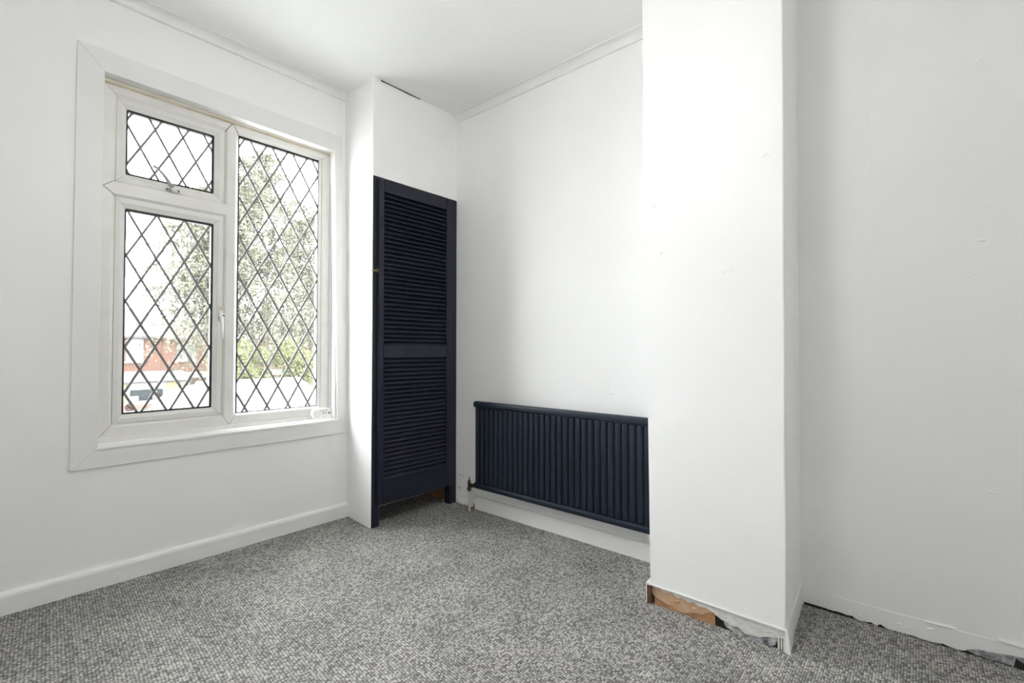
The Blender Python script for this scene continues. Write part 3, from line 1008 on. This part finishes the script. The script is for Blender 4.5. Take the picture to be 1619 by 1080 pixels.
bo = bn.new('ShaderNodeOutputMaterial'); fill_m.node_tree.links.new(be.outputs[0], bo.inputs[0])
bz = H - .40
pts = [(PX, PY, bz + .14 - .28 * i / 12) for i in range(13)]
rr = [max(.02, math.sqrt(max(0, .14 ** 2 - (.14 - .28 * i / 12) ** 2))) for i in range(13)]
lampk(tube('fill_globe', fill_m, pts, rr, sides=20))

# ================================================================= OUTSIDE
GZ = -2.80
struct(box('ground', M['ground'], WIN, (-60, 60), (-80, -.6), (GZ - .3, GZ)), 'back yards and street below the window', 'ground')
# own outer wall below the window is the house; the houses across the yards


def house_window(parent, a, n, z, a1, z1, glassm, bars=(), blind=False):
    """white frame with pane, standing on the facade at n"""
    w = .07
    bm = bmesh.new()
    for aa, zz in (((a, a + w), (z, z1)), ((a1 - w, a1), (z, z1)), ((a, a1), (z, z + w)), ((a, a1), (z1 - w, z1))):
        add_box(bm, WIN, aa, (n - .02, n + .05), zz)
    for kind, v in bars:
        if kind == 'v':
            add_box(bm, WIN, (v - .03, v + .03), (n - .02, n + .045), (z, z1))
        else:
            add_box(bm, WIN, (a, a1), (n - .02, n + .045), (v - .03, v + .03))
    f = from_bm('window', bm, M['render_white'], parent)
    box('pane', glassm, WIN, (a + .02, a1 - .02), (n - .01, n + .02), (z + .02, z1 - .02), f)
    box('sill', M['render_white'], WIN, (a - .12, a1 + .12), (n - .02, n + .12), (z - .10, z), f)
    return f


HN = -30.0
ha = empty('terraced_house', WIN(1, HN, GZ)); tag(ha, 'red brick house with grey slate roof behind the yards', 'house')
def hpart(o, h):
    return keep(o, h)
class H_:
    pass
def hk(h, o):
    o.parent = h
    o.matrix_parent_inverse = Matrix.Translation(-Vector(h.location))
    return o


hk(ha, box('wall', M['brick'], WIN, (-9.0, 3.55), (HN - 7, HN), (GZ, 1.75)))
bm = bmesh.new()
def roof(bm, a0, a1, n0, nr, n1, z0, zr, hipr=0):
    v = [bm.verts.new(WIN(*p)) for p in ((a0, n0, z0), (a1, n0, z0), (a1 - hipr, nr, zr), (a0, nr, zr), (a0, n1, z0), (a1, n1, z0))]
    w = [bm.verts.new(WIN(p[0], p[1], p[2] - .12)) for p in ((a0, n0, z0), (a1, n0, z0), (a1, n1, z0), (a0, n1, z0))]
    bm.faces.new([v[0], v[1], v[2], v[3]]); bm.faces.new([v[3], v[2], v[5], v[4]])
    bm.faces.new([v[1], v[5], v[2]]); bm.faces.new([v[0], v[3], v[4]])
    bm.faces.new(w)
    for a, b, c, d_ in ((0, 1, 1, 0), (1, 5, 2, 1), (5, 4, 3, 2), (4, 0, 0, 3)):
        bm.faces.new([v[a], v[b], w[c], w[d_]])
roof(bm, -9.1, 3.62, HN + .25, HN - 3.4, HN - 7.2, 1.72, 3.50, .3)
hk(ha, from_bm('roof', bm, M['slate']))
hk(ha, box('gutter', M['render_white'], WIN, (-9.1, 3.6), (HN + .02, HN + .22), (1.60, 1.76)))
w1 = house_window(None, 1.99, HN, .33, 2.74, 1.58, M['curtain'], (('h', 1.22),)); hk(ha, w1)
w2 = house_window(None, -1.2, HN, .33, -.4, 1.58, M['house_glass'], (('h', 1.2),)); hk(ha, w2)
# ground-floor shop-like extension
EN = HN + 1.3
hk(ha, box('extension_wall', M['render_white'], WIN, (-6.0, 4.45), (HN, EN), (GZ, -.72)))
bm = bmesh.new()
add_hexa(bm, WIN, [(-6.1, HN, -.35), (4.55, HN, -.35), (4.55, EN + .15, -.72), (-6.1, EN + .15, -.72), (-6.1, HN, -.22), (4.55, HN, -.22), (4.55, EN + .15, -.40), (-6.1, EN + .15, -.40)])
hk(ha, from_bm('extension_roof', bm, M['lead_grey']))
hk(ha, box('fascia', M['render_white'], WIN, (-6.1, 4.55), (EN + .15, EN + .20), (-.74, -.42)))
hk(ha, box('gutter', M['black'], WIN, (-6.1, 4.55), (EN + .10, EN + .22), (-.80, -.74)))
w3 = house_window(None, 1.95, EN, -1.85, 3.05, -1.12, M['house_glass'], ()); hk(ha, w3)
w4 = house_window(None, 3.08, EN, -1.80, 3.50, -1.12, M['house_glass'], ()); hk(ha, w4)
hk(ha, box('panel', M['yellow'], WIN, (3.60, 4.22), (EN, EN + .04), (-2.1, -.80)))
hk(ha, box('panel', M['yellow'], WIN, (1.10, 1.86), (EN, EN + .04), (-2.1, -.80)))
hk(ha, box('notice', M['render_white'], WIN, (1.97, 2.38), (EN + .05, EN + .07), (-1.82, -1.52)))

hb = empty('terraced_house', WIN(6, HN, GZ)); tag(hb, 'brick house with red tiled roof partly hidden by the birch', 'house')
hk(hb, box('wall', M['brick'], WIN, (3.56, 14.0), (HN - 6.5, HN - .02), (GZ, 1.70)))
bm = bmesh.new(); roof(bm, 3.63, 14.1, HN + .22, HN - 3.2, HN - 6.7, 1.66, 2.95)
hk(hb, from_bm('roof', bm, M['red_tile']))
hk(hb, box('gutter', M['render_white'], WIN, (3.63, 14.1), (HN + .02, HN + .20), (1.54, 1.70)))
w5 = house_window(None, 4.30, HN - .02, .36, 5.15, 1.30, M['curtain'], (('v', 4.72),)); hk(hb, w5)
hk(hb, box('extension_wall', M['brick_brown'], WIN, (4.50, 13.0), (HN, HN + 1.0), (GZ, -.66)))
hk(hb, box('extension_roof', M['render_white'], WIN, (4.58, 13.1), (HN, HN + 1.15), (-.66, -.36)))
w6 = house_window(None, 5.0, HN + 1.0, -1.6, 6.1, -.95, M['house_glass'], ()); hk(hb, w6)

# low brown yard wall
yw = tag(box('yard_wall', M['brick_brown'], WIN, (-4, 5.2), (-26.3, -26.0), (GZ, -1.72)), 'low brown brick yard wall before the houses', 'wall')
struct(box('paving', M['paving'], WIN, (-6, 9), (-28.6, -26.4), (GZ - .02, GZ + .03)), 'pale paved strip before the houses', 'pavement')

# hipped outbuilding roof just below the window
ob_ = empty('outbuilding', WIN(3.5, -13.5, GZ)); tag(ob_, 'low outbuilding with a pale hipped slate roof', 'outbuilding')
rn, en, fn = -15.0, -10.2, -17.0
rz, ez = -.15, -.82
bm = bmesh.new()
P = [(.55, en, ez), (4.55, en, ez), (5.25, rn, rz), (2.02, rn, rz), (1.6, fn, -.45), (5.9, fn, -.45)]
v = [bm.verts.new(WIN(*p)) for p in P]
for f in ((0, 1, 2, 3), (1, 5, 2), (5, 4, 3, 2), (4, 0, 3), (0, 1, 5, 4)):
    bm.faces.new([v[i] for i in f])
hk(ob_, from_bm('roof', bm, M['pale_slate']))
bm = bmesh.new()
add_hexa(bm, WIN, [(.75, en - .2, GZ), (4.45, en - .2, GZ), (5.3, fn + .2, GZ), (1.7, fn + .2, GZ), (.75, en - .2, ez + .02), (4.45, en - .2, ez + .02), (5.3, fn + .2, ez + .02), (1.7, fn + .2, ez + .02)])
hk(ob_, from_bm('wall', bm, M['render_white']))
hk(ob_, tube('ridge', M['render_white'], [WIN(2.0, rn, rz + .01), WIN(5.27, rn, rz + .01)], .07, sides=8))
hk(ob_, tube('hip_cap', M['lead_grey'], [WIN(.55, en, ez), WIN(2.02, rn, rz)], .06, sides=8))
hk(ob_, tube('hip_cap', M['render_white'], [WIN(4.55, en, ez), WIN(5.25, rn, rz)], .05, sides=8))

# corrugated canopy
cn = empty('canopy', WIN(1.7, -18.5, GZ)); tag(cn, 'pale corrugated lean-to canopy in the yard', 'canopy')
c00, c01, c10, c11 = (1.15, -17.6, -1.13), (2.15, -17.6, -1.13), (2.30, -21.0, -.78), (3.15, -21.0, -.78)
for i in range(14):
    t0, t1 = i / 14, (i + .93) / 14
    def lp(p, q, t):
        return tuple(p[k] + (q[k] - p[k]) * t for k in range(3))
    a, b = lp(c00, c01, t0), lp(c00, c01, t1)
    c, d2 = lp(c10, c11, t1), lp(c10, c11, t0)
    up = .05 if i % 2 else 0
    bm = bmesh.new()
    add_hexa(bm, WIN, [(*a[:2], a[2] - .03 + up), (*b[:2], b[2] - .03 + up), (*c[:2], c[2] - .03 + up), (*d2[:2], d2[2] - .03 + up),
                       (*a[:2], a[2] + up), (*b[:2], b[2] + up), (*c[:2], c[2] + up), (*d2[:2], d2[2] + up)])
    hk(cn, from_bm('sheet', bm, M['poly']))
for p in (c00, c01, c10, c11):
    hk(cn, box('post', M['render_white'], WIN, (p[0] - .04, p[0] + .04), (p[1] - .04, p[1] + .04), (GZ, p[2] - .02)))


# ---------------------------------------------------------------- trees
def leaf_mesh(name, pts, size, rnd):
    verts, faces = [], []
    for p in pts:
        s = size * rnd.uniform(.6, 1.3)
        d = Vector((rnd.gauss(0, 1), rnd.gauss(0, 1), rnd.gauss(-.5, .8))).normalized()
        u = d.cross(Vector((rnd.gauss(0, 1), rnd.gauss(0, 1), rnd.gauss(0, 1)))).normalized()
        k = len(verts)
        verts += [p, p + d * s * .5 + u * s * .36, p + d * s, p + d * s * .5 - u * s * .36]
        faces.append((k, k + 1, k + 2, k + 3))
    me = bpy.data.meshes.new(name)
    me.from_pydata([tuple(v) for v in verts], [], faces)
    return me


def birch(a, n, height, spread, crown0, label, seed, limbs, strands, leaves, size=.10, droop=1.0, group='trees beyond the window', lean=(0, 0)):
    r = random.Random(seed)
    root = empty('birch_tree', WIN(a, n, GZ)); tag(root, label, 'tree', group)
    base = WIN(a, n, GZ)
    topp = base + Vector((lean[0], lean[1], height))
    trunk = [base.lerp(topp, t) + Vector((r.uniform(-.08, .08), r.uniform(-.08, .08), 0)) * (t > 0) for t in (0, .2, .4, .6, .8, .95)]
    hk(root, tube('trunk', M['bark'], trunk, [.13, .11, .085, .06, .04, .015], sides=8))
    lv = []
    tw = bmesh.new()
    for i in range(limbs):
        t = crown0 + (1 - crown0) * (i + r.random() * .6) / limbs * .92
        st = base.lerp(topp, t)
        az = r.uniform(0, 2 * math.pi)
        ln = spread * (1.15 - .75 * ((t - crown0) / (1 - crown0))) * r.uniform(.6, 1.1)
        end = st + Vector((math.cos(az) * ln, math.sin(az) * ln, ln * r.uniform(.25, .6)))
        mid = st.lerp(end, .5) + Vector((0, 0, .22 * ln))
        br = [st, st.lerp(mid, .5) + Vector((0, 0, .03)), mid, mid.lerp(end, .6) + Vector((0, 0, .06 * ln)), end]
        lb = bmesh.new(); add_tube(lb, br, [.04, .032, .024, .015, .006], 5)
        hk(root, from_bm('branch', lb, M['bark'], None, True))
        for k in range(strands):
            q = r.uniform(.25, 1.0)
            seg = min(3, int(q * 4)); s0 = br[seg].lerp(br[seg + 1], q * 4 - seg)
            dl = r.uniform(.5, 1.9) * droop * (.6 + .4 * ln)
            dx, dy = r.gauss(0, .42), r.gauss(0, .42)
            p1 = s0 + Vector((dx, dy, -.15 * dl)); p2 = s0 + Vector((dx * 1.6, dy * 1.6, -dl))
            add_tube(tw, [s0, p1, p2], [.006, .005, .003], 3, False)
            for j in range(leaves):
                f = r.random() ** .8
                p = s0.lerp(p1, f * 2) if f < .5 else p1.lerp(p2, f * 2 - 1)
                lv.append(p + Vector((r.gauss(0, .07), r.gauss(0, .07), r.gauss(0, .07))))
    t_ = hk(root, from_bm('twigs', tw, M['bark'])); t_['kind'] = 'stuff'
    f_ = hk(root, new_obj('foliage', leaf_mesh('foliage', lv, size, r), M['birch_leaf'])); f_['kind'] = 'stuff'
    return root


birch(4.35, -23.5, 12.2, 2.3, .40, 'drooping birch whose foliage hangs before the brick houses', 3, 40, 17, 36, size=.14, droop=1.25)
birch(6.6, -24.5, 15.2, 3.6, .24, 'tall airy birch filling the wide fixed pane', 8, 56, 18, 38, size=.14, droop=1.3)
birch(10.0, -25.2, 13.0, 2.8, .26, 'paler sparse birch at the right of the fixed pane', 21, 36, 17, 36, size=.14, droop=1.2)


def bush(a, n, rx, rz_, zc, label, seed, count, size=.12, name='garden_shrub', group='shrubs beyond the outbuilding'):
    r = random.Random(seed)
    root = empty(name, WIN(a, n, GZ)); tag(root, label, 'shrub', group)
    blobs = []
    for i in range(14):
        th, ph = r.uniform(0, 6.28), r.uniform(-.9, 1.2)
        blobs.append((Vector((math.cos(th) * math.cos(ph) * rx * .62, math.sin(th) * math.cos(ph) * rx * .62, math.sin(ph) * rz_ * .62)), r.uniform(.32, .5) * min(rx, rz_)))
    c = WIN(a, n, zc)
    lv = []
    for i in range(count):
        b, rad_ = r.choice(blobs)
        d = Vector((r.gauss(0, 1), r.gauss(0, 1), r.gauss(.2, 1))).normalized()
        lv.append(c + b + d * rad_ * r.uniform(.75, 1.05))
    st = bmesh.new()
    for i in range(5):
        b = blobs[i][0]
        add_tube(st, [WIN(a, n, GZ) + Vector((r.uniform(-.1, .1), r.uniform(-.1, .1), 0)), (WIN(a, n, GZ) + c + b) / 2, c + b], [.05, .035, .015], 5)
    hk(root, from_bm('stem', st, M['bark'], None, True))
    f_ = hk(root, new_obj('foliage', leaf_mesh('foliage', lv, size, r), M['bush_leaf'])); f_['kind'] = 'stuff'
    return root


bush(4.8, -19.6, 1.05, 1.5, .15, 'broad yellow-green shrub nearest the mullion', 31, 5200)
bush(6.95, -19.9, 1.05, 1.4, .35, 'rounded green shrub in the middle of the fixed pane', 32, 5200)
bush(9.0, -19.8, .95, 1.7, .35, 'upright pale shrub at the right edge of the fixed pane', 33, 4600)
